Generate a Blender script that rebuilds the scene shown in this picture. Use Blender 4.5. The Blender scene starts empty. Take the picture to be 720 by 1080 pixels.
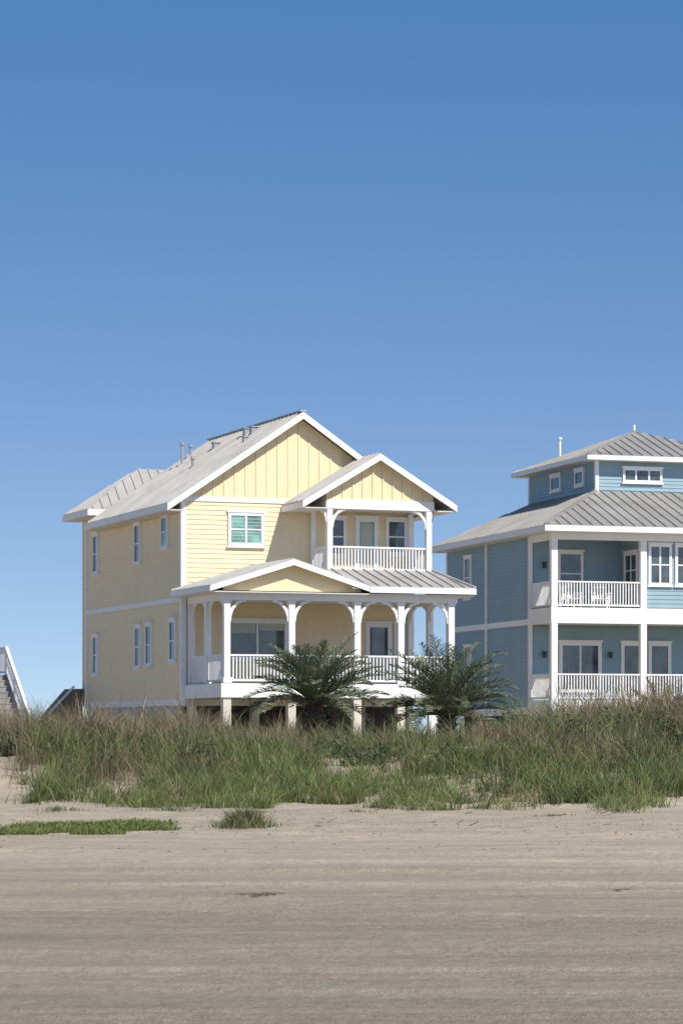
import bpy, math, random
import numpy as np
from mathutils import Vector, Matrix
random.seed(7); rng=np.random.default_rng(11)
S=bpy.context.scene
try:
    S.view_settings.view_transform='Standard'; S.view_settings.look='None'; S.view_settings.exposure=0
except Exception: pass

# ------------------------------------------------------------ materials
def newmat(name):
    m=bpy.data.materials.new(name); m.use_nodes=True
    nt=m.node_tree; b=nt.nodes['Principled BSDF']; return m,nt,b
def paint(name,col,rough=.6,var=.12,scale=1.2,metal=0.0,bump=.0,streak=True,dirt=(.35,.3,.24),dirtamt=.12):
    m,nt,b=newmat(name); N=nt.nodes; L=nt.links
    tc=N.new('ShaderNodeTexCoord'); mp=N.new('ShaderNodeMapping')
    mp.inputs['Scale'].default_value=(1,1,.25 if streak else 1)
    L.new(tc.outputs['Object'],mp.inputs['Vector'])
    n=N.new('ShaderNodeTexNoise'); n.inputs['Scale'].default_value=scale; n.inputs['Detail'].default_value=6; n.inputs['Roughness'].default_value=.65
    L.new(mp.outputs[0],n.inputs['Vector'])
    r=N.new('ShaderNodeValToRGB')
    c0=[c*(1-var) for c in col]; c1=[min(1,c*(1+var*.5)) for c in col]
    r.color_ramp.elements[0].position=.3; r.color_ramp.elements[1].position=.7
    r.color_ramp.elements[0].color=(*c0,1); r.color_ramp.elements[1].color=(*c1,1)
    L.new(n.outputs['Fac'],r.inputs[0])
    n2=N.new('ShaderNodeTexNoise'); n2.inputs['Scale'].default_value=scale*5; n2.inputs['Detail'].default_value=5
    L.new(mp.outputs[0],n2.inputs['Vector'])
    mr=N.new('ShaderNodeMapRange'); mr.inputs[1].default_value=.5; mr.inputs[2].default_value=.8; mr.inputs[4].default_value=dirtamt*2
    L.new(n2.outputs['Fac'],mr.inputs[0])
    mx=N.new('ShaderNodeMixRGB'); mx.inputs[2].default_value=(*dirt,1)
    L.new(mr.outputs[0],mx.inputs[0]); L.new(r.outputs[0],mx.inputs[1]); L.new(mx.outputs[0],b.inputs['Base Color'])
    b.inputs['Roughness'].default_value=rough; b.inputs['Metallic'].default_value=metal
    if bump:
        bp=N.new('ShaderNodeBump'); bp.inputs['Strength'].default_value=bump; bp.inputs['Distance'].default_value=.02
        L.new(n2.outputs['Fac'],bp.inputs['Height']); L.new(bp.outputs[0],b.inputs['Normal'])
    return m
def glass(name,col,rough=.06):
    m,nt,b=newmat(name); N=nt.nodes; L=nt.links
    tc=N.new('ShaderNodeTexCoord'); n=N.new('ShaderNodeTexNoise'); n.inputs['Scale'].default_value=1.7; n.inputs['Detail'].default_value=3
    L.new(tc.outputs['Object'],n.inputs['Vector'])
    r=N.new('ShaderNodeValToRGB'); r.color_ramp.elements[0].position=.35; r.color_ramp.elements[1].position=.65
    r.color_ramp.elements[0].color=(*[c*.5 for c in col],1); r.color_ramp.elements[1].color=(*[c*1.5 for c in col],1)
    L.new(n.outputs['Fac'],r.inputs[0]); L.new(r.outputs[0],b.inputs['Base Color'])
    b.inputs['Roughness'].default_value=rough; b.inputs['IOR'].default_value=1.7
    return m
def leafmat(name,trans=.3):
    m=bpy.data.materials.new(name); m.use_nodes=True; nt=m.node_tree; N=nt.nodes; L=nt.links
    for n in list(N): N.remove(n)
    o=N.new('ShaderNodeOutputMaterial'); at=N.new('ShaderNodeAttribute'); at.attribute_name='Col'
    p=N.new('ShaderNodeBsdfPrincipled'); p.inputs['Roughness'].default_value=.6; p.inputs['Specular IOR Level'].default_value=.3
    t=N.new('ShaderNodeBsdfTranslucent'); mx=N.new('ShaderNodeMixShader'); mx.inputs[0].default_value=trans
    L.new(at.outputs['Color'],p.inputs['Base Color']); L.new(at.outputs['Color'],t.inputs['Color'])
    L.new(p.outputs[0],mx.inputs[1]); L.new(t.outputs[0],mx.inputs[2]); L.new(mx.outputs[0],o.inputs[0])
    return m
M_yel=paint('yellow_siding_paint',(.88,.725,.47),var=.05,dirtamt=.05)
M_yel2=paint('yellow_batten_paint',(.88,.71,.44),var=.05,dirtamt=.05)
M_white=paint('white_trim_paint',(.87,.86,.85),var=.04,dirtamt=.05)
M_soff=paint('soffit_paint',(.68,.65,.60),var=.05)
M_roof=paint('galvanised_roof',(.50,.485,.46),rough=.5,var=.20,scale=.8,metal=.1,dirtamt=.14,streak=False)
M_roofB=paint('galvanised_roof_b',(.41,.395,.37),rough=.45,var=.22,scale=.8,metal=.15,dirtamt=.14,streak=False)
M_blue=paint('blue_siding_paint',(.275,.405,.475),var=.08,dirtamt=.05)
M_dark=paint('underside_shade_colour',(.04,.035,.03),var=.3)  # near-black base colour stands in for the shade under the houses
M_brown=paint('garage_door_brown',(.07,.05,.035),var=.3)
M_conc=paint('cream_pile_paint',(.66,.61,.51),var=.12,dirtamt=.2)
M_deck=paint('deck_boards',(.34,.30,.25),var=.25)
M_gl=glass('window_glass',(.06,.08,.09))
M_glteal=glass('window_glass_shutter',(.16,.36,.31),.25)
M_glB=glass('window_glass_blue_house',(.06,.08,.09))
M_curt=paint('window_curtain',(.50,.52,.48),var=.1)
M_tread=paint('stair_tread_wood',(.30,.29,.28),var=.25,dirtamt=.2)
M_pipe=paint('vent_pipe_metal',(.42,.42,.42),rough=.4,metal=.2)
M_bark=paint('palm_bark',(.14,.105,.075),var=.4,scale=6,bump=.6,streak=False)
M_wood=paint('weathered_wood',(.20,.155,.12),var=.4,scale=5)
M_weed=paint('dried_seaweed',(.22,.165,.12),var=.4,scale=5)
M_leaf=leafmat('foliage'); M_palm=leafmat('palm_foliage',.2)

# ------------------------------------------------------------ mesh builder
class MB:
    def __init__(s): s.v=[]; s.f=[]
    def add(s,vs,fs):
        o=len(s.v); s.v+= [tuple(p) for p in vs]; s.f+=[tuple(i+o for i in f) for f in fs]
    def box(s,x0,x1,y0,y1,z0,z1):
        s.add([(x0,y0,z0),(x1,y0,z0),(x1,y1,z0),(x0,y1,z0),(x0,y0,z1),(x1,y0,z1),(x1,y1,z1),(x0,y1,z1)],
              [(0,3,2,1),(4,5,6,7),(0,1,5,4),(1,2,6,5),(2,3,7,6),(3,0,4,7)])
    def prism(s,poly,off):
        n=len(poly); off=Vector(off); P=[Vector(p) for p in poly]; Q=[p+off for p in P]
        s.add(P+Q,[tuple(range(n)),tuple(range(2*n-1,n-1,-1))]+[(i,(i+1)%n,n+(i+1)%n,n+i) for i in range(n)])
    def beam(s,a,b,w,h,up=(0,0,1)):
        a=Vector(a); b=Vector(b); d=(b-a).normalized(); sd=d.cross(Vector(up))
        if sd.length<1e-4: sd=d.cross(Vector((0,1,0)))
        sd.normalize(); u=sd.cross(d); sd*=w/2; u*=h/2
        s.add([a-sd-u,a+sd-u,a+sd+u,a-sd+u,b-sd-u,b+sd-u,b+sd+u,b-sd+u],
              [(0,1,2,3),(7,6,5,4),(0,4,5,1),(1,5,6,2),(2,6,7,3),(3,7,4,0)])
    def cyl(s,x,y,z0,z1,r,n=10,r2=None):
        r2=r if r2 is None else r2
        A=[(x+r*math.cos(2*math.pi*i/n),y+r*math.sin(2*math.pi*i/n),z0) for i in range(n)]
        B=[(x+r2*math.cos(2*math.pi*i/n),y+r2*math.sin(2*math.pi*i/n),z1) for i in range(n)]
        s.add(A+B,[(i,(i+1)%n,n+(i+1)%n,n+i) for i in range(n)]+[tuple(range(n,2*n))])
    def obj(s,name,mat,parent=None,smooth=False):
        me=bpy.data.meshes.new(name); me.from_pydata(s.v,[],s.f); me.materials.append(mat); me.update()
        if smooth:
            for p in me.polygons: p.use_smooth=True
        o=bpy.data.objects.new(name,me); S.collection.objects.link(o)
        if parent: o.parent=parent
        return o
def empty(name,loc,rot):
    e=bpy.data.objects.new(name,None); e.location=loc; e.rotation_euler=(0,0,rot); S.collection.objects.link(e); return e
def mp(plane,pos,a,z,d):
    if plane=='front': return (a,pos-d,z)
    if plane=='left': return (pos-d,a,z)
    if plane=='right': return (pos+d,a,z)
    if plane=='back': return (a,pos+d,z)
def wbox(mb,plane,pos,a0,a1,z0,z1,d0,d1):
    p=mp(plane,pos,a0,z0,d0); q=mp(plane,pos,a1,z1,d1)
    mb.box(min(p[0],q[0]),max(p[0],q[0]),min(p[1],q[1]),max(p[1],q[1]),z0,z1)
def siding(mb,plane,pos,a0,a1,z0,z1,lap=.17,out=.03):
    z=z0
    while z<z1-1e-3:
        zt=min(z+lap,z1)
        mb.add([mp(plane,pos,a0,z,.004),mp(plane,pos,a1,z,.004),mp(plane,pos,a1,z,out),mp(plane,pos,a0,z,out),mp(plane,pos,a1,zt,.006),mp(plane,pos,a0,zt,.006)],
               [(0,1,2,3),(3,2,4,5),(0,3,5),(1,4,2)])
        z=zt
def window(fr,gl,plane,pos,a0,a1,z0,z1,cols=1,rows=2,t=.11,mt=.035,sill=True):
    wbox(gl,plane,pos,a0+t*.5,a1-t*.5,z0+t*.5,z1-t*.5,.0,.045)
    wbox(fr,plane,pos,a0,a0+t,z0,z1,.0,.085); wbox(fr,plane,pos,a1-t,a1,z0,z1,.0,.085)
    wbox(fr,plane,pos,a0+t,a1-t,z1-t,z1,.0,.083); wbox(fr,plane,pos,a0+t,a1-t,z0,z0+t,.0,.083)
    if sill: wbox(fr,plane,pos,a0-.05,a1+.05,z0-.06,z0-.001,.0,.12)
    wbox(fr,plane,pos,a0-.04,a1+.04,z1+.001,z1+.07,.0,.11)
    for i in range(1,cols):
        a=a0+(a1-a0)*i/cols; wbox(fr,plane,pos,a-mt,a+mt,z0+t,z1-t,.0,.072)
    for i in range(1,rows):
        z=z0+(z1-z0)*i/rows; wbox(fr,plane,pos,a0+t,a1-t,z-mt*.7,z+mt*.7,.0,.068)
def louvers(mb,plane,pos,a0,a1,z0,z1,sp=.12):
    z=z0
    while z<z1-.02:
        wbox(mb,plane,pos,a0,a1,z,z+.022,.045,.052); z+=sp
def railing(mb,a,b,z,h=.95,sp=.125,base=.1):
    a=Vector((*a,0)); b=Vector((*b,0)); L=(b-a).length; d=(b-a)/L
    mb.beam(a+Vector((0,0,z+h)),b+Vector((0,0,z+h)),.10,.06); mb.beam(a+Vector((0,0,z+base)),b+Vector((0,0,z+base)),.06,.07)
    n=int(L/sp)
    for i in range(1,n):
        p=a+d*(L*i/n); mb.box(p.x-.021,p.x+.021,p.y-.021,p.y+.021,z+base+.03,z+h-.03)
def bracket(mb,x,y,z,dx,dy,r=.7,w=.08):
    pts=[]
    for i in range(8):
        t=i/7*math.pi/2
        h=r*(1-math.cos(t)); vz=-r*(1-math.sin(t))
        pts.append(Vector((x+dx*h,y+dy*h,z+vz*1.25)))
    for i in range(7): mb.beam(pts[i],pts[i+1]+(pts[i+1]-pts[i])*.12,w,.085,up=(dx*.3,dy*.3,1) if i>3 else (dx,dy,.2))
    mb.beam((x+dx*.01,y+dy*.01,z-r*.62),(x+dx*r*.55,y+dy*r*.55,z-.02),w*.7,.05,up=(-dy,dx,0))
def roof(met,sof,poly,sp=.42,start=.18,rib=True,th=.06):
    P=[Vector(p) for p in poly]; e=(P[1]-P[0]).normalized(); n=e.cross(P[2]-P[1]).normalized()
    if n.z<0: n=-n
    met.prism(P,(0,0,-th)); sof.prism([p-Vector((0,0,th+.003)) for p in P],(0,0,-.03))
    if not rib: return
    ts=[(p-P[0]).dot(e) for p in P]; t=min(ts)+start
    while t<max(ts)-.03:
        xs=[]
        for i in range(len(P)):
            a=P[i]; b=P[(i+1)%len(P)]; ta=(a-P[0]).dot(e); tb=(b-P[0]).dot(e)
            if (ta-t)*(tb-t)<0:
                xs.append(a+(b-a)*((t-ta)/(tb-ta)))
        if len(xs)==2 and (xs[0]-xs[1]).length>.1:
            met.beam(xs[0]+n*.02,xs[1]+n*.02,.035,.06,up=n)
        t+=sp

# ------------------------------------------------------------ YELLOW HOUSE
TH=math.radians(20.8)
A=empty('yellow_beach_house',(-5.6,100,0),TH)
W=8.72; D=12.3
walls=MB(); sid=MB(); bat=MB(); tr=MB(); met=MB(); sof=MB(); post=MB(); rl=MB(); gl=MB(); glt=MB(); fr=MB(); dk=MB(); und=MB(); brn=MB(); cur=MB(); pipe=MB(); conc=MB()
walls.box(0,W,0,D,2.7,9.9)
def zr(u): return 13.1-.675*abs(u-4.36)
walls.prism([(0.01,0,9.9),(W-.01,0,9.9),(W-.01,0,zr(W)-.16),(4.36,0,zr(4.36)-.16),(.01,0,zr(0)-.16)],(0,10,0))
walls.box(.2,3.8,10.01,D-.01,9.9,10.2)
for pl,pos,a0,a1 in (('front',0,.12,W-.12),('left',0,.12,D-.1),('right',W,.1,D-.1),('back',D,.1,W-.1)):
    siding(sid,pl,pos,a0,a1,2.85,6.28); siding(sid,pl,pos,a0,a1,6.47,9.83)
    wbox(tr,pl,pos,a0,a1,6.28,6.465,.0,.045)
    wbox(tr,pl,pos,a0,a1,2.62,2.85,.0,.05)
siding(sid,'left',0,10.1,D-.1,9.83,10.15)
wbox(tr,'front',0,.12,W-.12,9.83,10.0,0,.055)
for x0,x1,y0,y1 in ((-.06,.125,-.06,.125),(W-.125,W+.06,-.06,.125),(-.06,.12,D-.12,D+.06),(W-.12,W+.06,D-.12,D+.06)):
    tr.box(x0,x1,y0,y1,2.6,9.88)
bat.prism([(.1,-.012,10.0),(W-.1,-.012,10.0),(W-.1,-.012,zr(W)-.17),(4.36,-.012,zr(4.36)-.17),(.1,-.012,zr(0)-.17)],(0,-.008,0))
u=.35
while u<W-.3:
    bat.box(u-.025,u+.025,-.05,-.02,10.0,zr(u)-.17); u+=.40
roof(met,sof,[(-.65,-.45,9.72),(-.65,10.2,9.72),(4.36,10.2,13.1),(4.36,-.45,13.1)])
roof(met,sof,[(9.37,-.45,9.72),(9.37,10.2,9.72),(4.36,10.2,13.1),(4.36,-.45,13.1)])
met.beam((4.36,-.5,13.12),(4.36,10.2,13.12),.24,.05)
for sgn in (-1,1):
    for v0,v1 in ((-.50,-.453),(10.203,10.25)):
        ue=4.36+sgn*5.05
        tr.prism([(4.36,v0,13.08),(ue,v0,13.08-.675*5.05),(ue,v0,13.08-.675*5.05-.24),(4.36,v0,12.84)],(0,v1-v0,0))
    ue=4.36+sgn*5.01
    tr.box(min(ue,ue+sgn*.04),max(ue,ue+sgn*.04),-.45,10.2,9.47,9.69)
sof.box(-.64,-.06,-.44,10.19,9.45,9.49)
sof.box(W+.06,9.36,-.44,10.19,9.45,9.49)
hx0,hx1,hy0,hy1,hz=-.62,5.2,9.9,13.5,10.28
ha=(1.95,11.9,12.05); hb=(3.4,11.9,12.05)
roof(met,sof,[(hx0,hy0,hz),(hx0,hy1,hz),ha],sp=.4)
roof(met,sof,[(hx0,hy0,hz),(hx1,hy0,hz),hb,ha],sp=.4)
roof(met,sof,[(hx0,hy1,hz),(hx1,hy1,hz),hb,ha],sp=.4)
roof(met,sof,[(hx1,hy0,hz),(hx1,hy1,hz),hb],sp=.4)
tr.box(hx0-.04,hx0,hy0-.04,hy1+.04,hz-.26,hz-.03); tr.box(hx0,hx1,hy0-.04,hy0,hz-.26,hz-.03); tr.box(hx0,hx1,hy1,hy1+.04,hz-.26,hz-.03)
sof.box(hx0,.05,hy0,hy1,hz-.27,hz-.23); walls.box(.02,W-.02,D-.02,13.0,2.7,10.0)
siding(sid,'left',.02,D+.08,13.0,2.85,10.0)
for (uu,vv,h,w) in ((3.7,3.0,.2,.26),(3.75,3.9,.2,.26),(3.3,6.2,.18,.24),(3.1,2.2,.14,.18)):
    z=zr(uu); pipe.box(uu-w/2,uu+w/2,vv-w/2,vv+w/2,z-.1,z+h); pipe.box(uu-w*.65,uu+w*.65,vv-w*.65,vv+w*.65,z+h+.001,z+h+.04)
for (uu,vv,h) in ((2.6,8.2,.75),(3.2,9.0,.35),(2.0,5.0,.3)):
    pipe.cyl(uu,vv,zr(uu)-.1,zr(uu)+h,.05); pipe.cyl(uu,vv,zr(uu)+h,zr(uu)+h+.1,.09)
gc=6.6; gs=.6; ga=11.53
def zg(u): return ga-gs*abs(u-gc)
roof(met,sof,[(3.72,-2.25,zg(3.72)),(3.72,0.8,zg(3.72)),(gc,.8,ga),(gc,-2.25,ga)])
roof(met,sof,[(9.48,-2.25,zg(9.48)),(9.48,-.46,zg(9.48)),(gc,-.46,ga),(gc,-2.25,ga)])
for sgn in (-1,1):
    ue=gc+sgn*2.92
    tr.prism([(gc,-2.30,ga-.02),(ue,-2.30,ga-.02-gs*2.92),(ue,-2.30,ga-.25-gs*2.92),(gc,-2.30,ga-.25)],(0,.047,0))
    tr.box(min(ue,ue-sgn*.04),max(ue,ue-sgn*.04),-2.25,-.05,zg(ue)-.25,zg(ue)-.05)
sof.box(3.75,4.7,-2.24,-.05,9.52,9.56); sof.box(8.8,9.46,-2.24,-.05,9.52,9.56)
bat.prism([(4.72,-1.86,9.85),(8.78,-1.86,9.85),(8.78,-1.86,zg(8.78)-.12),(gc,-1.86,ga-.12),(4.72,-1.86,zg(4.72)-.12)],(0,.1,0))
u=4.95
while u<8.7:
    bat.box(u-.025,u+.025,-1.895,-1.862,9.9,zg(u)-.12); u+=.38
tr.box(4.70,8.80,-1.90,-1.70,9.56,9.80); tr.box(4.70,8.80,-1.905,-1.86,9.803,9.9)
tr.box(4.72,4.92,-1.69,-.07,9.56,9.80); tr.box(8.58,8.78,-1.69,-.07,9.56,9.80)
walls.box(4.74,4.86,-1.7,-.06,9.8,10.35); walls.box(8.60,8.76,-1.7,-.06,9.8,10.1)
sof.box(4.93,8.57,-1.69,-.05,9.6,9.64)
for x in (4.85,8.62):
    post.box(x-.10,x+.10,-1.88,-1.68,7.1,9.56)
post.box(4.77,4.93,-.22,-.07,7.1,9.56); post.box(8.5,8.66,-.22,-.07,7.1,9.56)
for x,s_ in ((4.95,1),(8.52,-1)): bracket(tr,x,-1.8,9.54,s_,0,.5)
bracket(tr,4.75,-1.8,9.54,-1,0,.35); bracket(tr,8.72,-1.8,9.54,1,0,.35)
bracket(tr,4.85,-1.66,9.54,0,1,.45); bracket(tr,8.62,-1.66,9.54,0,1,.45)
dk.box(4.7,8.75,-1.9,-.06,7.1,7.28)
tr.box(4.66,8.79,-1.96,-1.905,6.95,7.36); tr.box(4.64,4.695,-1.9,-.06,6.95,7.30)
railing(rl,(4.97,-1.78),(8.5,-1.78),7.36,.86,.12,.09); railing(rl,(4.82,-1.66),(4.82,-.22),7.36,.86,.12,.09); railing(rl,(8.64,-1.66),(8.64,-.22),7.36,.86,.12,.09)
pa=7.58; pe=6.66; pc=2.55; ps=(pa-pe)/2.95
def zp(u): return pa-ps*abs(u-pc)
roof(met,sof,[(-.42,-4.5,zp(-.42)),(-.42,-.04,zp(-.42)),(pc,-.04,pa),(pc,-4.5,pa)])
roof(met,sof,[(5.35,-4.5,zp(5.35)),(5.35,-.04,zp(5.35)),(pc,-.04,pa),(pc,-4.5,pa)])
for ue in (-.46,5.30):
    tr.prism([(pc,-4.55,pa-.02),(ue,-4.55,zp(ue)-.02),(ue,-4.55,zp(ue)-.21),(pc,-4.55,pa-.21)],(0,.047,0))
tr.box(-.46,-.42,-4.5,-.05,zp(-.42)-.21,zp(-.42)-.03)
bat.prism([(.15,-4.1,6.5),(5.15,-4.1,6.5),(5.15,-4.1,zp(5.15)-.1),(pc,-4.1,pa-.1),(.15,-4.1,zp(.15)-.1)],(0,.08,0))
roof(met,sof,[(4.7,-4.5,6.70),(9.25,-4.5,6.70),(8.75,-1.9,7.42),(4.7,-1.9,7.42)],sp=.4)
roof(met,sof,[(9.25,-4.5,6.70),(9.25,-.05,6.70),(8.75,-.05,7.42),(8.75,-1.9,7.42)],sp=.4)
met.beam((9.25,-4.5,6.73),(8.75,-1.9,7.45),.12,.06)
tr.box(5.32,9.29,-4.55,-4.503,6.48,6.68); tr.box(9.253,9.30,-4.5,-.05,6.48,6.68)
sof.box(-.41,9.24,-4.48,-.05,6.41,6.45)
tr.box(.15,8.75,-4.13,-3.9,6.18,6.42); tr.box(.17,.39,-3.89,-.07,6.18,6.42); tr.box(8.45,8.67,-3.89,-.07,6.18,6.42)
PX=(.30,2.63,5.03,6.65,8.54)
for i,x in enumerate(PX):
    post.box(x-.11,x+.11,-4.11,-3.9,3.35,6.18); post.box(x-.15,x+.15,-4.15,-3.87,3.36,3.55); post.box(x-.14,x+.14,-4.14,-3.87,6.08,6.175)
    if x>.4: bracket(tr,x-.11,-4.02,6.16,-1,0,.55)
    if x<8.4: bracket(tr,x+.11,-4.02,6.16,1,0,.55)
for x in (.28,8.56):
    for y in (-2.05,-.2):
        post.box(x-.1,x+.1,y-.1,y+.1,3.35,6.18)
        bracket(tr,x,y-.1,6.16,0,-1,.45)
    bracket(tr,x,-3.88,6.16,0,1,.45); bracket(tr,x,-1.95,6.16,0,1,.45)
dk.box(.12,8.72,-4.1,-.06,3.12,3.35)
tr.box(.06,8.78,-4.17,-4.105,2.86,3.34); tr.box(.06,.115,-4.1,-.06,2.86,3.34); tr.box(8.725,8.78,-4.1,-.06,2.86,3.34)
for i in range(4):
    railing(rl,(PX[i]+.12,-4.0),(PX[i+1]-.12,-4.0),3.35,.95,.12)
for x in (.28,8.56):
    railing(rl,(x,-3.88),(x,-2.15),3.35,.95,.12); railing(rl,(x,-1.95),(x,-.3),3.35,.95,.12)
window(fr,glt,'front',-.01,1.68,3.02,8.28,9.47,2,2); louvers(cur,'front',-.01,1.8,2.9,8.4,9.36)
window(fr,gl,'front',-.01,1.65,3.9,4.25,5.66,2,1)
window(fr,gl,'front',-.01,5.5,6.15,8.0,9.4,1,2)
window(fr,glt,'front',-.01,6.5,7.38,7.3,9.42,1,1,t=.16,sill=False)
window(fr,gl,'front',-.01,7.68,8.5,8.1,9.4,1,2)
window(fr,gl,'front',-.01,6.9,7.9,3.4,5.62,1,1,t=.15,sill=False)
window(fr,gl,'front',-.01,8.0,8.5,3.4,5.62,1,1,t=.1,sill=False)
wbox(cur,'front',-.01,6.72,7.16,7.5,9.2,.046,.052)
wbox(cur,'front',-.01,7.12,7.68,3.6,4.4,.046,.052)
wbox(cur,'front',-.01,1.8,2.7,5.2,5.55,.046,.052); wbox(cur,'front',-.01,2.85,3.78,5.3,5.55,.046,.052)
for v,z0,z1,w in ((5.3,7.9,9.4,.78),(1.9,8.28,9.45,.85),(10.9,7.83,9.37,.75),(5.2,4.05,5.62,.78),(3.85,4.1,5.64,.78),(.95,4.18,5.68,.78),(10.9,3.9,5.45,.75)):
    window(fr,glt if v<2.5 and z0>7 else gl,'left',-.01,v-w/2,v+w/2,z0,z1,1,2,t=.1)
for x in (.3,2.63,5.03,6.65,8.5):
    for y in (-4.0,-.2):
        conc.box(x-.14,x+.14,y-.1,y+.18,.2,2.88)
for v in (3,6,9,12):
    for x in (.2,4.3,8.5): conc.box(x-.17,x+.17,v-.17,v+.17,.2,2.65)
und.box(.35,8.4,.4,11.8,.3,2.6); und.box(.2,8.6,-3.9,-.1,2.9,3.1)  # dark fills: shade of the open understorey and deck underside, put into colour
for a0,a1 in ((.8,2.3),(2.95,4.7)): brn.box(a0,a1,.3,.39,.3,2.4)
brn.box(5.3,6.3,-1.0,-.9,.5,2.6); tr.box(7.9,8.3,-3.6,-3.4,.4,2.85)
y=0.3
while y<11.9:
    tr.beam((.0,y,2.0),(.0,y+.55,2.6),.02,.035); tr.beam((.03,y+.55,2.0),(.03,y,2.6),.02,.035); y+=.17
tr.box(-.03,.05,.2,12,1.93,2.0)
bl=MB(); bl.prism([(-1.4,12.6,1.0),(-.1,12.6,1.0),(-.1,12.6,3.4),(-.5,12.6,3.4),(-1.4,12.6,2.4)],(0,1.2,0))
bl.obj('rear_entry_shed',M_wood,A); tr.beam((-1.5,12.55,2.4),(-.45,12.55,3.5),.08,.08)
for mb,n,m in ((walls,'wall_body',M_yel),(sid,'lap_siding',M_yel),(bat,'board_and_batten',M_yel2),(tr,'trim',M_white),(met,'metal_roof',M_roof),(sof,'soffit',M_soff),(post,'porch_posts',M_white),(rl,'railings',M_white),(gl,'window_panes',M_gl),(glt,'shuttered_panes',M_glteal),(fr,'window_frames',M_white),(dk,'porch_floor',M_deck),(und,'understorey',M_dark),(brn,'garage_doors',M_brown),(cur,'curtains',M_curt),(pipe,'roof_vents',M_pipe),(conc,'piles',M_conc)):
    mb.obj(n,m,A)

# ------------------------------------------------------------ BLUE HOUSE
TB=math.radians(17)
B=empty('blue_beach_house',(8.325,112,0),TB)
walls=MB(); sid=MB(); tr=MB(); met=MB(); sof=MB(); post=MB(); rl=MB(); gl=MB(); fr=MB(); dk=MB(); und=MB(); pipe=MB(); conc=MB(); lamp=MB()
walls.box(0,13,2.5,12.7,2.45,9.75); walls.box(3.9,13,.15,2.5,6.62,9.75)
siding(sid,'left',0,2.6,12.6,2.7,6.02); siding(sid,'left',0,2.6,12.6,6.25,9.7)
siding(sid,'front',2.5,.1,3.85,6.64,9.6); siding(sid,'front',2.5,.1,12.9,2.98,6.0)
siding(sid,'front',.15,4.0,12.9,6.66,9.6); siding(sid,'left',3.9,.25,2.5,6.66,9.6)
wbox(tr,'left',0,2.5,12.7,6.02,6.25,0,.05); wbox(tr,'left',0,2.5,12.7,2.42,2.7,0,.05)
for v in (2.5,7.6,12.6): tr.box(-.07,.05,v-.09,v+.09,2.4,9.55)
tr.box(3.83,4.0,.08,.2,6.64,9.55)
for z0,z1 in ((2.30,2.96),(6.0,6.62)):
    tr.box(-.12,13,-.12,-.06,z0,z1); tr.box(-.12,-.06,-.06,2.45,z0,z1); dk.box(-.06,13,-.06,2.49,z1-.2,z1-.01)
sof.box(-.05,12.9,-.05,2.4,6.02,6.06)
for x in (0.03,3.82,7.7,11.6):
    post.box(x-.13,x+.13,-.1,.14,2.96,6.0)
    if x<5: post.box(x-.13,x+.13,-.1,.14,6.62,9.5)
    conc.box(x-.17,x+.17,-.1,.24,.2,2.3)
for v in (5,9,12.5): conc.box(-.1,.25,v-.17,v+.17,.2,2.45)
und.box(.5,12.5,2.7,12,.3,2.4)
tr.box(-.13,13,-.13,.1,9.3,9.62); tr.box(-.13,.1,.1,2.45,9.3,9.62)
railing(rl,(.16,.0),(3.7,.0),6.62,1.02,.12); railing(rl,(.03,.14),(.03,2.4),6.62,1.02,.12)
railing(rl,(.16,.0),(3.7,.0),2.96,1.02,.12); railing(rl,(3.95,.0),(7.6,.0),2.96,1.02,.12); railing(rl,(7.85,.0),(11.5,.0),2.96,1.02,.12); railing(rl,(.03,.14),(.03,2.4),2.96,1.02,.12)
window(fr,gl,'front',2.49,1.15,2.25,7.2,9.0,1,2)
window(fr,gl,'left',3.89,.55,1.95,6.7,8.95,2,3,t=.14,sill=False)
window(fr,gl,'front',2.49,1.2,3.05,3.3,5.35,2,1,t=.15,sill=False)
window(fr,gl,'front',2.49,3.9,4.9,3.0,5.35,1,1,t=.14,sill=False); window(fr,gl,'front',2.49,5.1,6.1,3.0,5.35,1,1,t=.14,sill=False)
window(fr,gl,'front',.14,4.1,5.1,7.55,9.2,2,2); window(fr,gl,'front',.14,5.25,6.25,7.55,9.2,2,2); window(fr,gl,'front',.14,6.4,7.4,7.55,9.2,2,2)
window(fr,gl,'left',-.01,9.4,10.3,7.4,9.2,1,2); window(fr,gl,'left',-.01,9.4,10.3,3.7,5.4,1,2)
for a,z in ((.55,8.3),(.55,4.7),(3.4,4.7)):
    lamp.box(a-.06,a+.06,2.25,2.38,z,z+.22); lamp.box(a-.09,a+.09,2.22,2.40,z+.222,z+.25); lamp.box(a-.02,a+.02,2.38,2.47,z+.1,z+.14)
ez=9.82; cz=11.62; c0,c1,d0,d1=3.45,9.85,4.0,11.7
e0,e1,f0,f1=-.6,13.6,-.75,13.2
roof(met,sof,[(e0,f0,ez),(e1,f0,ez),(c1,d0,cz),(c0,d0,cz)],sp=.45)
roof(met,sof,[(e0,f0,ez),(e0,f1,ez),(c0,d1,cz),(c0,d0,cz)],sp=.45)
roof(met,sof,[(e0,f1,ez),(e1,f1,ez),(c1,d1,cz),(c0,d1,cz)],sp=.45)
roof(met,sof,[(e1,f0,ez),(e1,f1,ez),(c1,d1,cz),(c1,d0,cz)],sp=.45)
met.beam((e0,f0,ez+.03),(c0,d0,cz+.03),.14,.07)
tr.box(e0-.04,e0,f0-.04,f1+.04,ez-.24,ez-.02); tr.box(e0,e1,f0-.04,f0,ez-.24,ez-.02)
sof.box(e0,e1,f0,2.48,ez-.27,ez-.23); sof.box(e0,.0,2.49,f1,ez-.27,ez-.23)
walls.box(c0,c1,d0,d1,11.2,12.98)
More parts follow.
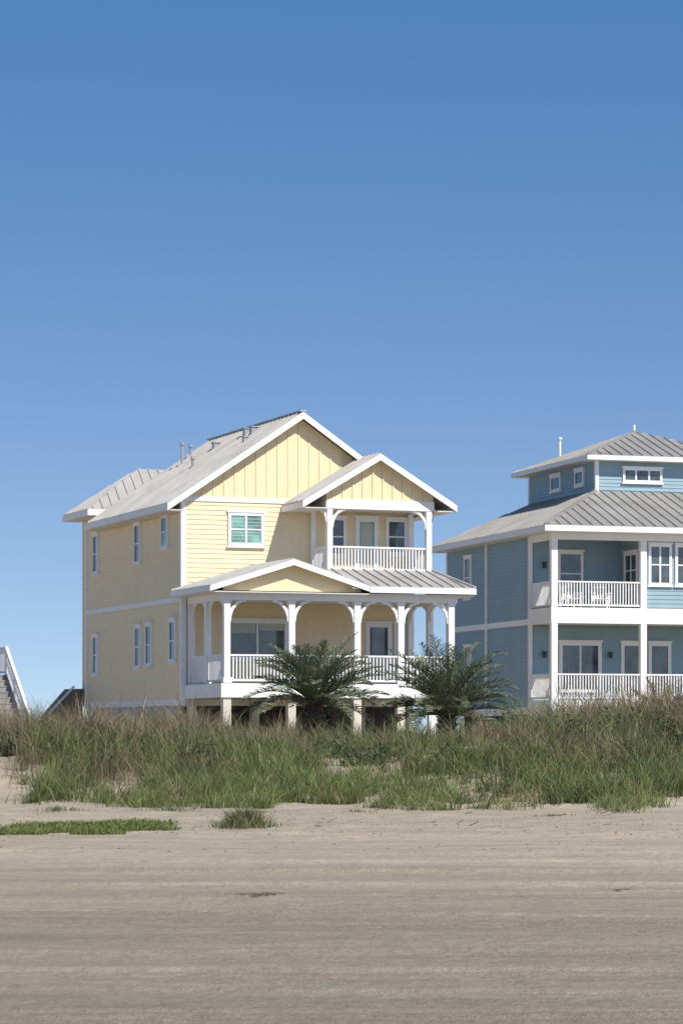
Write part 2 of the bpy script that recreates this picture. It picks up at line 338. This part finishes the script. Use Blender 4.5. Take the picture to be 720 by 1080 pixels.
siding(sid,'front',d0,c0+.1,c1-.1,11.66,12.9,.15); siding(sid,'left',c0,d0+.1,d1-.1,11.66,12.9,.15)
tr.box(c0-.05,c0+.1,d0-.05,d0+.1,11.6,12.9); tr.box(c0-.05,c0+.1,d1-.1,d1+.05,11.6,12.9)
gz=13.05; g0,g1,h0,h1=c0-.6,c1+.6,d0-.6,d1+.6; r0=(6.65,7.4,14.5); r1=(6.65,8.3,14.5)
roof(met,sof,[(g0,h0,gz),(g1,h0,gz),r0],sp=.45); roof(met,sof,[(g0,h0,gz),(g0,h1,gz),r1,r0],sp=.45)
roof(met,sof,[(g0,h1,gz),(g1,h1,gz),r1],sp=.45); roof(met,sof,[(g1,h0,gz),(g1,h1,gz),r1,r0],sp=.45)
met.beam((g0,h0,gz+.03),Vector(r0)+Vector((0,0,.03)),.14,.07)
tr.box(g0-.04,g0,h0-.04,h1+.04,gz-.2,gz-.02); tr.box(g0,g1,h0-.04,h0,gz-.2,gz-.02)
sof.box(g0,g1,h0,h1,gz-.2,gz-.17)
window(fr,gl,'front',d0-.02,4.6,6.35,12.0,12.6,3,1,t=.1)
window(fr,gl,'left',c0-.02,5.2,6.2,11.95,12.65,1,1,t=.12); window(fr,gl,'left',c0-.02,7.8,9.0,11.95,12.65,1,1,t=.12)
pipe.cyl(6.65,7.6,14.4,14.8,.055); pipe.cyl(4.4,10.5,13.5,14.4,.055); pipe.cyl(4.4,10.5,14.4,14.5,.10)
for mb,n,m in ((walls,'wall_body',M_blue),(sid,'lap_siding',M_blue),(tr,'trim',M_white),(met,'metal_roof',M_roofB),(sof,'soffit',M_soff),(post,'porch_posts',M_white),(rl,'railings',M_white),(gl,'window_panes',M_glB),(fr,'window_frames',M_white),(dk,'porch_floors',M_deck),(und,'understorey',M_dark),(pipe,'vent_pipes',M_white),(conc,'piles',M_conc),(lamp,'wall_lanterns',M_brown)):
    mb.obj(n,m,B)

def chair(loc,rot):
    e=empty('porch_chair',loc,rot); s=MB(); b=MB(); l=MB()
    for i in range(6): s.box(-.27,.27,-.28+i*.09,-.21+i*.09,.40-i*.015,.425-i*.015)
    for i in range(6):
        x=-.25+i*.1; b.beam((x,.24,.36),(x*1.15,.50,1.10),.07,.02,up=(0,1,0))
    b.beam((-.3,.42,.9),(.3,.42,.9),.03,.07)
    for x in (-.31,.31):
        l.box(x-.03,x+.03,-.29,-.23,.0,.62); l.box(x-.03,x+.03,.2,.26,.0,.62); l.box(x-.06,x+.06,-.34,.3,.62,.65)
    s.obj('seat',M_white,e); b.obj('backrest',M_white,e); l.obj('legs_and_arms',M_white,e); return e
def Bw(u,v,z): 
    return (8.325+math.cos(TB)*u-math.sin(TB)*v,112+math.sin(TB)*u+math.cos(TB)*v,z)
chair(Bw(1.2,1.2,6.62),TB+.2); chair(Bw(2.5,1.2,6.62),TB-.2)

# ------------------------------------------------------------ neighbouring staircase
ST=empty('wooden_staircase',(-10.45,96.5,0),TH)
t=MB(); r=MB(); n=14; run=3.6; z0=.9; z1=3.7
for i in range(n):
    v=run*i/n; z=z0+(z1-z0)*(i+1)/n
    t.box(-1.5,-.06,v-.02,v+run/n+.02,z-.045,z); t.box(-1.5,-.06,v+.0,v+.02,z-(z1-z0)/n,z-.046)
t.box(-4.5,-.06,run,run+1.6,z1-.1,z1-.003)
for x in (-.03,-1.53):
    r.beam((x,-.1,z0-.05),(x,run,z1-.08),.05,.3)
    r.beam((x,-.1,z0+1.0),(x,run,z1+.95),.1,.07); r.beam((x,-.1,z0+.55),(x,run,z1+.5),.04,.07)
    for k in range(4):
        v=run*k/3; z=z0+(z1-z0)*v/run; r.box(x-.05,x+.05,v-.05,v+.05,.3,z+1.0)
    for k in range(26):
        v=run*(k+.5)/26; z=z0+(z1-z0)*v/run; r.box(x-.018,x+.018,v-.018,v+.018,z+.1,z+.98)
railing(r,(-.03,run),(-.03,run+1.6),z1,.95); railing(r,(-4.5,run),(-1.6,run),z1,.95)
for x in (-.1,-1.6,-4.4):
    for v in (run+.1,run+1.5): r.box(x-.08,x+.08,v-.08,v+.08,.3,z1-.1)
t.obj('treads',M_tread,ST); r.obj('rails_and_stringers',M_white,ST)

# ------------------------------------------------------------ GROUND
def vnoise(x,y,seed=0):
    x=np.asarray(x,float); y=np.asarray(y,float); xi=np.floor(x).astype(np.int64); yi=np.floor(y).astype(np.int64); fx=x-xi; fy=y-yi
    fx=fx*fx*(3-2*fx); fy=fy*fy*(3-2*fy)
    def h(a,b):
        k=(a*374761393+b*668265263+seed*974711)&0xffffffff; k=((k^(k>>13))*1274126177)&0xffffffff; k=k^(k>>16); return (k&0xffff)/65535.
    return (h(xi,yi)*(1-fx)+h(xi+1,yi)*fx)*(1-fy)+(h(xi,yi+1)*(1-fx)+h(xi+1,yi+1)*fx)*fy
def sst(a,b,x):
    t=np.clip((x-a)/(b-a),0,1); return t*t*(3-2*t)
def toe(x): return 59.0+3.0*(vnoise(x/4.5,x*0+3,5)-.5)+1.5*(vnoise(x/1.7,x*0+9,6)-.5)
def ground(x,y):
    x=np.asarray(x,float); y=np.asarray(y,float)
    d=sst(0,13,y-toe(x)); back=1-.5*sst(84,95,y)
    z=d*(.95+.30*sst(3,7,x)*(1-sst(15,30,x)))*back + d*.5*(vnoise(x/3.5,y/4,1)-.45)*(1-sst(86,95,y)) + d*.15*(vnoise(x/1.1,y/1.3,2)-.5)*(1-sst(100,140,y))
    near=(1-sst(100,150,y))
    z=z+.10*sst(40,60,y)*near
    z=z+.07*(vnoise(x/.9,y/.9,12)-.5)*sst(36,46,y)*near + .04*(vnoise(x/.35,y/.35,14)-.5)*sst(38,50,y)*near
    z=z+.03*(vnoise(x/5,y/1.2,13)-.5)*near
    rut=0
    for c,w,a,sl,cv in ((15.9,.10,.022,.05,.3),(16.25,.08,.012,.05,.3),(17.5,.11,.02,.05,.3),(19.3,.12,.024,-.03,.2),(21.0,.12,.02,-.03,.2),(23.6,.13,.026,.07,.4),(25.3,.13,.022,.07,.4),(28.2,.16,.028,-.05,.5),(29.9,.16,.022,-.05,.5),(33.5,.2,.03,.04,.4),(35.3,.2,.03,.04,.4),(38.5,.25,.035,.0,.6)):
        yy=y+sl*x+cv*np.sin(x*.25+c)
        m=.35+1.0*vnoise(x/1.2,y*0+c,21)
        e=a*(np.exp(-((yy-c-1.9*w)/w)**2)*.7-np.exp(-((yy-c)/w)**2)+np.exp(-((yy-c+1.9*w)/w)**2)*.7)
        rut=rut+e*m*(.8+.5*vnoise(x/.12,y/.2,22))
    z=z+rut
    return z
def graded(a,b,n): return list(a*(b/a)**(np.arange(1,n+1)/n))
ys=[-400,-120,-30,-5,3,7]+list(np.arange(9.5,40,.06))+list(np.arange(40,60,.2))+list(np.arange(60,100,.35))+list(np.arange(100,125,2))+graded(125,6000,25)
xp=list(np.arange(.06,4.6,.12))+list(np.arange(4.6,16,.3))+list(np.arange(16,30,1))+graded(30,4000,20)
xs=np.array([-a for a in xp[::-1]]+xp); ys=np.array(ys)
X,Y=np.meshgrid(xs,ys); Z=ground(X,Y); nx,ny=len(xs),len(ys)
co=np.stack([X,Y,Z],-1).reshape(-1,3)
def mesh_np(name,co,loops,starts,mat,cols=None,smooth=False):
    me=bpy.data.meshes.new(name); me.vertices.add(len(co)); me.vertices.foreach_set('co',co.astype(np.float32).ravel())
    me.loops.add(len(loops)); me.loops.foreach_set('vertex_index',loops.astype(np.int32)); me.polygons.add(len(starts))
    me.polygons.foreach_set('loop_start',starts.astype(np.int32))
    if cols is not None:
        at=me.color_attributes.new('Col','FLOAT_COLOR','POINT'); at.data.foreach_set('color',cols.astype(np.float32).ravel())
    me.update(calc_edges=True); me.validate()
    me.materials.append(mat)
    if smooth: me.polygons.foreach_set('use_smooth',np.ones(len(starts),bool))
    o=bpy.data.objects.new(name,me); S.collection.objects.link(o); return o
i,j=np.meshgrid(np.arange(nx-1),np.arange(ny-1)); b0=(j*nx+i).ravel()
loops=np.stack([b0,b0+1,b0+1+nx,b0+nx],-1).ravel(); starts=np.arange(len(b0))*4
def sandmat():
    m,nt,b=newmat('beach_sand'); N=nt.nodes; L=nt.links
    g=N.new('ShaderNodeNewGeometry'); sp=N.new('ShaderNodeSeparateXYZ'); L.new(g.outputs['Position'],sp.inputs[0])
    def noise(scale,vec,detail=6,rough=.6,rot=.03):
        mpn=N.new('ShaderNodeMapping'); mpn.inputs['Scale'].default_value=vec; mpn.inputs['Rotation'].default_value=(0,0,rot); L.new(g.outputs['Position'],mpn.inputs['Vector'])
        n=N.new('ShaderNodeTexNoise'); n.inputs['Scale'].default_value=scale; n.inputs['Detail'].default_value=detail; n.inputs['Roughness'].default_value=rough
        L.new(mpn.outputs[0],n.inputs['Vector']); return n
    nb=noise(1,(.06,.35,.3)); nf=noise(3,(.8,.8,1),8,.75); ns=noise(1,(.9,3.0,1),7,.75); ng=noise(45,(1,.6,1),4,.8); nt_=noise(1,(.10,1.1,1),3,.5,-.045); nm_=noise(14,(1,.35,1),5,.8)
    ad=N.new('ShaderNodeMath'); ad.operation='MULTIPLY_ADD'; ad.inputs[1].default_value=14; L.new(nb.outputs['Fac'],ad.inputs[0]); L.new(sp.outputs['Y'],ad.inputs[2])
    mr=N.new('ShaderNodeMapRange'); mr.inputs[1].default_value=27; mr.inputs[2].default_value=46; L.new(ad.outputs[0],mr.inputs[0])
    mx=N.new('ShaderNodeMixRGB'); mx.inputs[1].default_value=(.375,.323,.252,1); mx.inputs[2].default_value=(.54,.46,.35,1); L.new(mr.outputs[0],mx.inputs[0])
    def mul(prev,n,lo,hi,a=.3,b_=.7):
        r=N.new('ShaderNodeMapRange'); r.inputs[1].default_value=a; r.inputs[2].default_value=b_; r.inputs[3].default_value=lo; r.inputs[4].default_value=hi; L.new(n.outputs['Fac'],r.inputs[0])
        v=N.new('ShaderNodeVectorMath'); v.operation='SCALE'; L.new(prev,v.inputs[0]); L.new(r.outputs[0],v.inputs['Scale']); return v.outputs[0]
    c=mul(mx.outputs[0],nf,.84,1.12); c=mul(c,ns,.92,1.05); c=mul(c,ng,.78,1.18); c=mul(c,nm_,.82,1.14); c=mul(c,nb,.9,1.08); c=mul(c,nt_,.90,1.06,.38,.62)
    L.new(c,b.inputs['Base Color']); b.inputs['Roughness'].default_value=.85; b.inputs['Specular IOR Level'].default_value=.25
    bp=N.new('ShaderNodeBump'); bp.inputs['Strength'].default_value=1; bp.inputs['Distance'].default_value=.07; L.new(nf.outputs['Fac'],bp.inputs['Height'])
    bp2=N.new('ShaderNodeBump'); bp2.inputs['Strength'].default_value=.7; bp2.inputs['Distance'].default_value=.02; L.new(nm_.outputs['Fac'],bp2.inputs['Height']); L.new(bp.outputs[0],bp2.inputs['Normal'])
    bp3=N.new('ShaderNodeBump'); bp3.inputs['Strength'].default_value=.5; bp3.inputs['Distance'].default_value=.006; L.new(ng.outputs['Fac'],bp3.inputs['Height']); L.new(bp2.outputs[0],bp3.inputs['Normal'])
    L.new(bp3.outputs[0],b.inputs['Normal']); return m
mesh_np('sand_beach_ground',co,loops,starts,sandmat(),smooth=True)

# ------------------------------------------------------------ GRASS
def blades(name,bx,by,h,lean,width,col,zoff=-.03,mat=None,curl=1.0):
    n=len(bx); bz=ground(bx,by)+zoff; az=rng.uniform(0,2*math.pi,n); fa=rng.uniform(0,2*math.pi,n)
    dx,dy=np.cos(az),np.sin(az); wx,wy=np.cos(fa)*width,np.sin(fa)*width
    V=np.zeros((n,7,3)); C=np.ones((n,7,4))
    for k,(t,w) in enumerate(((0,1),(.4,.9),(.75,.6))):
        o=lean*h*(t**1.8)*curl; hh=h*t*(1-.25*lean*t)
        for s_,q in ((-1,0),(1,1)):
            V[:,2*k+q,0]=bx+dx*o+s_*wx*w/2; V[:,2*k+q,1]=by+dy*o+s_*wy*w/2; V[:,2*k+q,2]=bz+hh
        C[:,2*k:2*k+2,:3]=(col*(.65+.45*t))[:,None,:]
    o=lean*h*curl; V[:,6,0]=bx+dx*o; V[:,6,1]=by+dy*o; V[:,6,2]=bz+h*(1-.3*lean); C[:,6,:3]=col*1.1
    base=(np.arange(n)*7)[:,None]
    lp=np.concatenate([base+np.array([0,1,3,2]),base+np.array([2,3,5,4]),base+np.array([4,5,6])],1).ravel()
    st=((np.arange(n)*11)[:,None]+np.array([0,4,8])).ravel()
    return mesh_np(name,V.reshape(-1,3),lp,st,mat or M_leaf,C.reshape(-1,4))
def clumped(ncl,xr,yr,per,rad):
    cx=rng.uniform(*xr,ncl); cy=rng.uniform(*yr,ncl); k=rng.integers(per[0],per[1],ncl)
    idx=np.repeat(np.arange(ncl),k); r=np.abs(rng.normal(0,1,len(idx)))*rad*rng.uniform(.6,1.6,ncl)[idx]; a=rng.uniform(0,2*math.pi,len(idx))
    return cx[idx]+r*np.cos(a),cy[idx]+r*np.sin(a),idx,cx,cy
def hfac(x): return 1.04-.37*sst(-4.2,-2.6,x)+.05*sst(3.2,4.5,x)+.40*sst(4.3,6.3,x)
def mixc(a,b,t): return np.array(a)[None]*(1-t[:,None])+np.array(b)[None]*t[:,None]
def bare(x,y): return (vnoise(x/2.6,y/5.0,41)*.65+vnoise(x/.9,y/1.6,42)*.35)+.05*sst(1,5,x)
# main mass
bx,by,idx,cx,cy=clumped(6400,(-15,17),(59,93),(20,48),.22)
patch=vnoise(cx/1.8,cy/3,31); patch2=vnoise(cx/.8,cy/1.2,32); hcl=rng.uniform(.4,1.4,len(cx))
dist=cy-toe(cx)
keep=(dist>.4+4.0*vnoise(cx/1.3,cx*0,77)**1.7)&~((cx<-.112*cy)&(dist<10))
keep&=~((bare(cx,cy)>.665)&(dist<14)&(rng.random(len(cx))<.93))
keep&=rng.random(len(cx))<(.55+.8*patch)
kb=keep[idx]; bx,by,idx=bx[kb],by[kb],idx[kb]
dc=dist[idx]; n=len(bx)
hh=(.50+.70*sst(3,16,dc))*hfac(bx*78/np.maximum(by,1))*hcl[idx]*rng.uniform(.4,1.15,n)
hh*=(.65+.7*patch2[idx])
tan=np.clip(sst(3,14,dc)*(.38+.4*sst(4.0,6,bx)+.35*(1-sst(-4.5,-2.5,bx)))+1.7*(patch[idx]-.48)+rng.normal(0,.22,n),0,1)
g1=mixc((.15,.20,.07),(.27,.31,.125),rng.random(n)); g2=mixc((.075,.10,.045),(.15,.17,.08),rng.random(n))
gsel=(rng.random(n)<.55+.7*(patch2[idx]-.5)); green=np.where(gsel[:,None],g1,g2)
tn=mixc((.21,.155,.095),(.46,.37,.235),rng.random(n))
col=green*(1-(tan>.5)[:,None])+tn*(tan>.5)[:,None]; col=col*(rng.uniform(.75,1.2,n)*rng.uniform(.72,1.25,len(cx))[idx])[:,None]
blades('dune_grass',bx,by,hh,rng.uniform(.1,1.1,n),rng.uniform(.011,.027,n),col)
# tall seed stalks / brown brush
bx,by,idx,cx,cy=clumped(1100,(-14,16),(64,90),(20,60),.34)
ang=cx*78/cy
k=((ang>-9)&(ang<-2.8)|(ang>4.3)|(rng.random(len(cx))<.15))&(rng.random(len(cx))<.85); kb=k[idx]; bx,by,idx=bx[kb],by[kb],idx[kb]; n=len(bx)
hh=rng.uniform(.4,1.25,n)*hfac(bx*78/by)*(.5+.7*rng.random(len(cx)))[idx]
tt=rng.random(n); col=mixc((.15,.105,.07),(.44,.33,.22),tt)
grn=rng.random(n)<.3; col[grn]=mixc((.09,.115,.05),(.19,.20,.095),tt)[grn]
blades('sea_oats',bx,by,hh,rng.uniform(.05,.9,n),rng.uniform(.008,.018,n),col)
# fresh grass along the dune toe
bx,by,idx,cx,cy=clumped(2700,(-9,12),(56.5,71),(18,54),.17)
dist=cy-toe(cx); den=vnoise(cx/1.5,cy/3,52)*.6+vnoise(cx/.6,cy/.9,53)*.4
k=(dist>-1.5)&(dist<10)&(den>.34+.14*(dist<1.5)+.06*(dist<0))&(cx>-.112*cy)&(bare(cx,cy)<.665); kb=k[idx]; bx,by,idx=bx[kb],by[kb],idx[kb]; n=len(bx)
hh=rng.uniform(.2,.74,n)*(.4+1.0*rng.random(len(cx)))[idx]*(.6+.4*sst(0,3,cy-toe(cx)))[idx]
col=mixc((.14,.205,.06),(.28,.34,.115),rng.random(n)); dr=rng.random(n)<.2; col[dr]=mixc((.3,.24,.14),(.48,.39,.25),rng.random(n))[dr]
col*=rng.uniform(.7,1.2,len(cx))[idx][:,None]
blades('dune_toe_grass',bx,by,hh,rng.uniform(.15,1.1,n),rng.uniform(.010,.020,n),col)
# low creeping patch on the beach + small tufts
n=26000; px=rng.uniform(-5.9,-2.3,n); py=rng.uniform(43,51,n)
sh=1-((px+4.35)/1.85)**2-((py-47.3-.5*(px+4))/2.6)**2+1.3*(vnoise(px/.5,py/.6,61)-.6); k=sh>rng.uniform(0,.8,n); px,py=px[k],py[k]; n=len(px)
blades('beach_vine_patch',px,py,rng.uniform(.03,.15,n),rng.uniform(.4,1.6,n),rng.uniform(.012,.03,n),mixc((.13,.18,.05),(.26,.30,.10),rng.random(n)),zoff=0)
def tuft(name,x0,y0,rad,n,hm):
    r=np.abs(rng.normal(0,rad,n)); a=rng.uniform(0,6.283,n); px=x0+r*1.35*np.cos(a); py=y0+r*2*np.sin(a)
    col=mixc((.13,.17,.06),(.24,.26,.11),rng.random(n)); dr=rng.random(n)<.3; col[dr]=mixc((.28,.24,.15),(.4,.34,.23),rng.random(n))[dr]
    blades(name,px,py,rng.uniform(.3,1,n)*hm*np.exp(-(r/rad/2)**2),rng.uniform(.2,1.1,n),rng.uniform(.007,.016,n),col,zoff=0)
tuft('beach_grass_tuft',-1.62,48,.22,1500,.46)
for x0,y0,rd,nn,hm in ((-5.5,55,.3,260,.18),(-1.7,54,.35,200,.13),(1.4,56,.3,260,.2),(3.9,53,.25,120,.1),(5.4,55.5,.3,240,.2),(-3.4,56.5,.3,260,.22),(.3,55,.2,90,.1)):
    tuft('beach_grass_tuft',x0,y0,rd,nn,hm)

def leaves(name,centres,mat,cols):
    V=[];C=[]
    for (x,y,z,rx,rz,n) in centres:
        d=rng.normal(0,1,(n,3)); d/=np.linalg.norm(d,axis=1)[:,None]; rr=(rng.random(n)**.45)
        lump=.65+.6*vnoise(d[:,0]*2.2+x*7,d[:,2]*2.2+d[:,1]*1.7+y,71)
        p=d*rr[:,None]*lump[:,None]*np.array([rx,rx,rz]); p[:,2]=np.abs(p[:,2])*1.0
        p+=np.array([x,y,z]); s=rng.uniform(.03,.07,n)
        t1=rng.normal(0,1,(n,3)); t1/=np.linalg.norm(t1,axis=1)[:,None]; t2=np.cross(t1,rng.normal(0,1,(n,3))); t2/=np.linalg.norm(t2,axis=1)[:,None]
        q=np.stack([p-t1*s[:,None]*1.3,p+t2*s[:,None]*.5,p+t1*s[:,None]*1.3,p-t2*s[:,None]*.5],1); V.append(q)
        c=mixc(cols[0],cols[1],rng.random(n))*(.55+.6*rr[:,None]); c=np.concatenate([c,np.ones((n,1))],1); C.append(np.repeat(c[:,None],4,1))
    V=np.concatenate(V).reshape(-1,3); C=np.concatenate(C).reshape(-1,4); m=len(V)//4
    return mesh_np(name,V,np.arange(m*4),np.arange(m)*4,mat,C)
cs=[]
for k in range(110):
    y=rng.uniform(66,88); x=rng.uniform(-.125,.15)*y; g=float(ground(x,y)); f=float(hfac(np.array(x*78/y)))
    cs.append((x,y,g,rng.uniform(.3,.8),rng.uniform(.3,.85)*f,600))
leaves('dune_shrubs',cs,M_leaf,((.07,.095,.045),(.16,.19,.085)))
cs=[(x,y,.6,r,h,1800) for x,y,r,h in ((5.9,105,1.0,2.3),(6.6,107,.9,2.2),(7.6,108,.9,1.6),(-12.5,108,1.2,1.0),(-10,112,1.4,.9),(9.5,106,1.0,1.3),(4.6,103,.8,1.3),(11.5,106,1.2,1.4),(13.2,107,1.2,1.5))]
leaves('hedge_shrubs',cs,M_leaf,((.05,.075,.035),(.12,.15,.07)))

# ------------------------------------------------------------ PALMS
def palm(x,y,crown,scale,nf,seed,spread=0):
    R=random.Random(seed); g=float(ground(x,y)); e=empty('palm_tree',(x,y,g),R.uniform(0,6)); H=crown-g
    tk=MB(); rings=14
    for i in range(rings):
        z0=-.2+(H+.2)*i/rings; z1=-.2+(H+.2)*(i+1)/rings; tk.cyl(.02*math.sin(i),.02*math.cos(i),z0,z1,.20,12,.25)
    for i in range(60):
        a=R.uniform(0,6.28); z=R.uniform(H*.2,H); tk.beam((.18*math.cos(a),.18*math.sin(a),z),(.34*math.cos(a),.34*math.sin(a),z+.16),.07,.03)
    tk.obj('trunk',M_bark,e)
    V=[];F=[];C=[]
    def face(ps,c):
        o=len(V); V.extend(ps); F.append(list(range(o,o+len(ps)))); C.extend([(*c,1)]*len(ps))
    for k in range(nf):
        f=k/nf; az=k*2.399963+R.uniform(-.35,.35); el=math.radians(86-spread-(84-spread)*f**1.1+R.uniform(-9,9)); L=scale*R.uniform(1.65,2.4)*(1-.14*f)
        dry=f>.94
        bendt=math.radians(R.uniform(28,75)); p=Vector((.1*math.cos(az),.1*math.sin(az),H-.1-.25*f)); ns=26; side=Vector((-math.sin(az),math.cos(az),0)); tw=R.uniform(-.5,.5)
        shade=R.uniform(.7,1.35); pts=[]; wob=R.uniform(-.25,.25)
        for i in range(ns+1):
            t=i/ns; a=el-bendt*t**1.5; aa=az+wob*t*t; d=Vector((math.cos(aa)*math.cos(a),math.sin(aa)*math.cos(a),math.sin(a))); pts.append((p.copy(),d,t)); p=p+d*(L/ns)
        for i in range(ns):
            p0,d,t=pts[i]; p1=pts[i+1][0]; w=.022*(1-t)+.006
            face([p0-side*w,p0+side*w,p1+side*w*.9,p1-side*w*.9],(.22,.23,.13)); nn=side.cross(d).normalized()
            face([p0-nn*w,p0+nn*w,p1+nn*w*.9,p1-nn*w*.9],(.22,.23,.13))
            if t<.12: continue
            for sub in (0,.5):
              for sg in (-1,1):
                if R.random()<.08: continue
                q=p0.lerp(p1,sub+R.uniform(0,.4)); ll=scale*.43*(math.sin(math.pi*min(1,(t*.80+.18)))**.65)*R.uniform(.7,1.15)
                up=nn if nn.z>0 else -nn
                dd=(d*R.uniform(.6,1.05)+side*sg*(.72+tw*.3*sg)+up*R.uniform(.1,.7)).normalized()
                q1=q+dd*ll*.55; q2=q1+(dd+Vector((0,0,-.4))).normalized()*ll*.45
                wv=d.cross(dd).cross(dd).normalized()*.0145
                if wv.length<1e-3: wv=Vector((0,0,.0145))
                m=R.uniform(.65,1.25)*shade
                c=(.20*m,.235*m,.145*m) if not dry else (.34*m,.26*m,.16*m)
                face([q-wv*.7,q+wv*.7,q1+wv,q1-wv],c); face([q1-wv,q1+wv,q2],c)
    me=bpy.data.meshes.new('fronds'); me.from_pydata([tuple(v) for v in V],[],F); me.materials.append(M_palm)
    at=me.color_attributes.new('Col','FLOAT_COLOR','POINT'); at.data.foreach_set('color',np.array(C,np.float32).ravel())
    o=bpy.data.objects.new('fronds',me); S.collection.objects.link(o); o.parent=e
palm(-.80,84,2.85,1.08,66,3,12)
palm(3.12,84,2.50,1.10,68,5,14)
palm(9.95,88,1.95,.75,34,9,10)

# ------------------------------------------------------------ beach litter
lit=MB()
def bit(x,y,sx,sy,sz):
    z=float(ground(x,y)); a=random.uniform(0,3.14); c,s_=math.cos(a),math.sin(a); P=[]
    for k in range(6):
        t=k/6*6.283; r=random.uniform(.6,1.1); px,py=sx*r*math.cos(t),sy*r*math.sin(t); P.append((x+px*c-py*s_,y+px*s_+py*c,z-.005))
    lit.add(P+[(x,y,z+sz)],[(i,(i+1)%6,6) for i in range(6)])
for k in range(460):
    y=random.choice([random.uniform(38,59),random.uniform(44,52)]); x=random.uniform(-.13,.13)*y
    s_=random.uniform(.015,.05); bit(x,y,s_,s_*.6,s_*.5)
for k in range(90):
    y=random.uniform(16,38); x=random.uniform(-.13,.13)*y; s_=random.uniform(.005,.014); bit(x,y,s_,s_*.7,s_*.5)
lit.obj('beach_litter',M_wood)
def seaweed(x,y,w,n):
    mb=MB()
    for k in range(n):
        t=random.gauss(0,.45); xx=x+t*w; yy=y+random.gauss(0,.06); z=float(ground(xx,yy)); a=random.gauss(0,.5); l=random.uniform(.03,.10)
        mb.beam((xx,yy,z+random.uniform(0,.008)),(xx+l*math.cos(a),yy+l*math.sin(a),z+random.uniform(0,.012)),.009,.008)
    return mb.obj('seaweed_clump',M_weed)
seaweed(-.86,28.3,.28,75); seaweed(2.8,29,.08,26)
dw=MB()
for k in range(16):
    y=random.uniform(48,58); x=random.uniform(-.02,.13)*y; z=float(ground(x,y)); a=random.uniform(-.9,.9); l=random.uniform(.08,.25)
    dw.beam((x,y,z+.01),(x+l*math.cos(a),y+l*math.sin(a),z+random.uniform(.01,.08)),.012,.015)
dw.obj('driftwood_twigs',M_wood)

# ------------------------------------------------------------ LIGHT / SKY
sd=Vector((.472,-.623,.75)).normalized()
sun=bpy.data.lights.new('sun','SUN'); sun.energy=4.7; sun.angle=math.radians(.5); sun.color=(1,.94,.86)
so=bpy.data.objects.new('sun',sun); so.rotation_euler=sd.to_track_quat('Z','Y').to_euler(); so.location=(20,-20,40); S.collection.objects.link(so)
w=bpy.data.worlds.new('World'); S.world=w; w.use_nodes=True; nt=w.node_tree; N=nt.nodes; L=nt.links
bg=N['Background']; sk=N.new('ShaderNodeTexSky'); sk.sky_type='NISHITA'; sk.sun_disc=False
sk.sun_elevation=math.asin(sd.z); sk.sun_rotation=math.atan2(sd.x,sd.y); sk.air_density=1.0; sk.dust_density=.3; sk.ozone_density=2.0
tc=N.new('ShaderNodeTexCoord'); vm=N.new('ShaderNodeVectorMath'); vm.operation='MULTIPLY_ADD'; vm.inputs[1].default_value=(1,1,1.8); vm.inputs[2].default_value=(0,0,.13)
nm=N.new('ShaderNodeVectorMath'); nm.operation='NORMALIZE'
L.new(tc.outputs['Generated'],vm.inputs[0]); L.new(vm.outputs[0],nm.inputs[0]); L.new(nm.outputs[0],sk.inputs['Vector'])
sx=N.new('ShaderNodeSeparateXYZ'); L.new(tc.outputs['Generated'],sx.inputs[0])
rp=N.new('ShaderNodeValToRGB'); els=rp.color_ramp.elements
els[0].position=0; els[0].color=(.97,.86,.78,1); els[1].position=.26; els[1].color=(.60,.88,1.0,1)
e=els.new(.6); e.color=(.42,.50,.54,1); e=els.new(.10); e.color=(.84,.86,.88,1)
L.new(sx.outputs['Z'],rp.inputs[0])
mm=N.new('ShaderNodeMixRGB'); mm.blend_type='MULTIPLY'; mm.inputs[0].default_value=1; L.new(sk.outputs[0],mm.inputs[1]); L.new(rp.outputs[0],mm.inputs[2])
hs=N.new('ShaderNodeHueSaturation'); hs.inputs['Saturation'].default_value=1.05; hs.inputs['Value'].default_value=1.08; L.new(mm.outputs[0],hs.inputs['Color'])
L.new(hs.outputs[0],bg.inputs['Color']); bg.inputs['Strength'].default_value=.15

# ------------------------------------------------------------ CAMERA
cam=bpy.data.cameras.new('camera'); cam.sensor_fit='HORIZONTAL'; cam.sensor_width=36; cam.lens=150; cam.shift_y=235/720
cam.clip_start=.5; cam.clip_end=20000
c=bpy.data.objects.new('camera',cam); c.location=(0,0,1.6); c.rotation_euler=(math.radians(90),0,0); S.collection.objects.link(c); S.camera=c
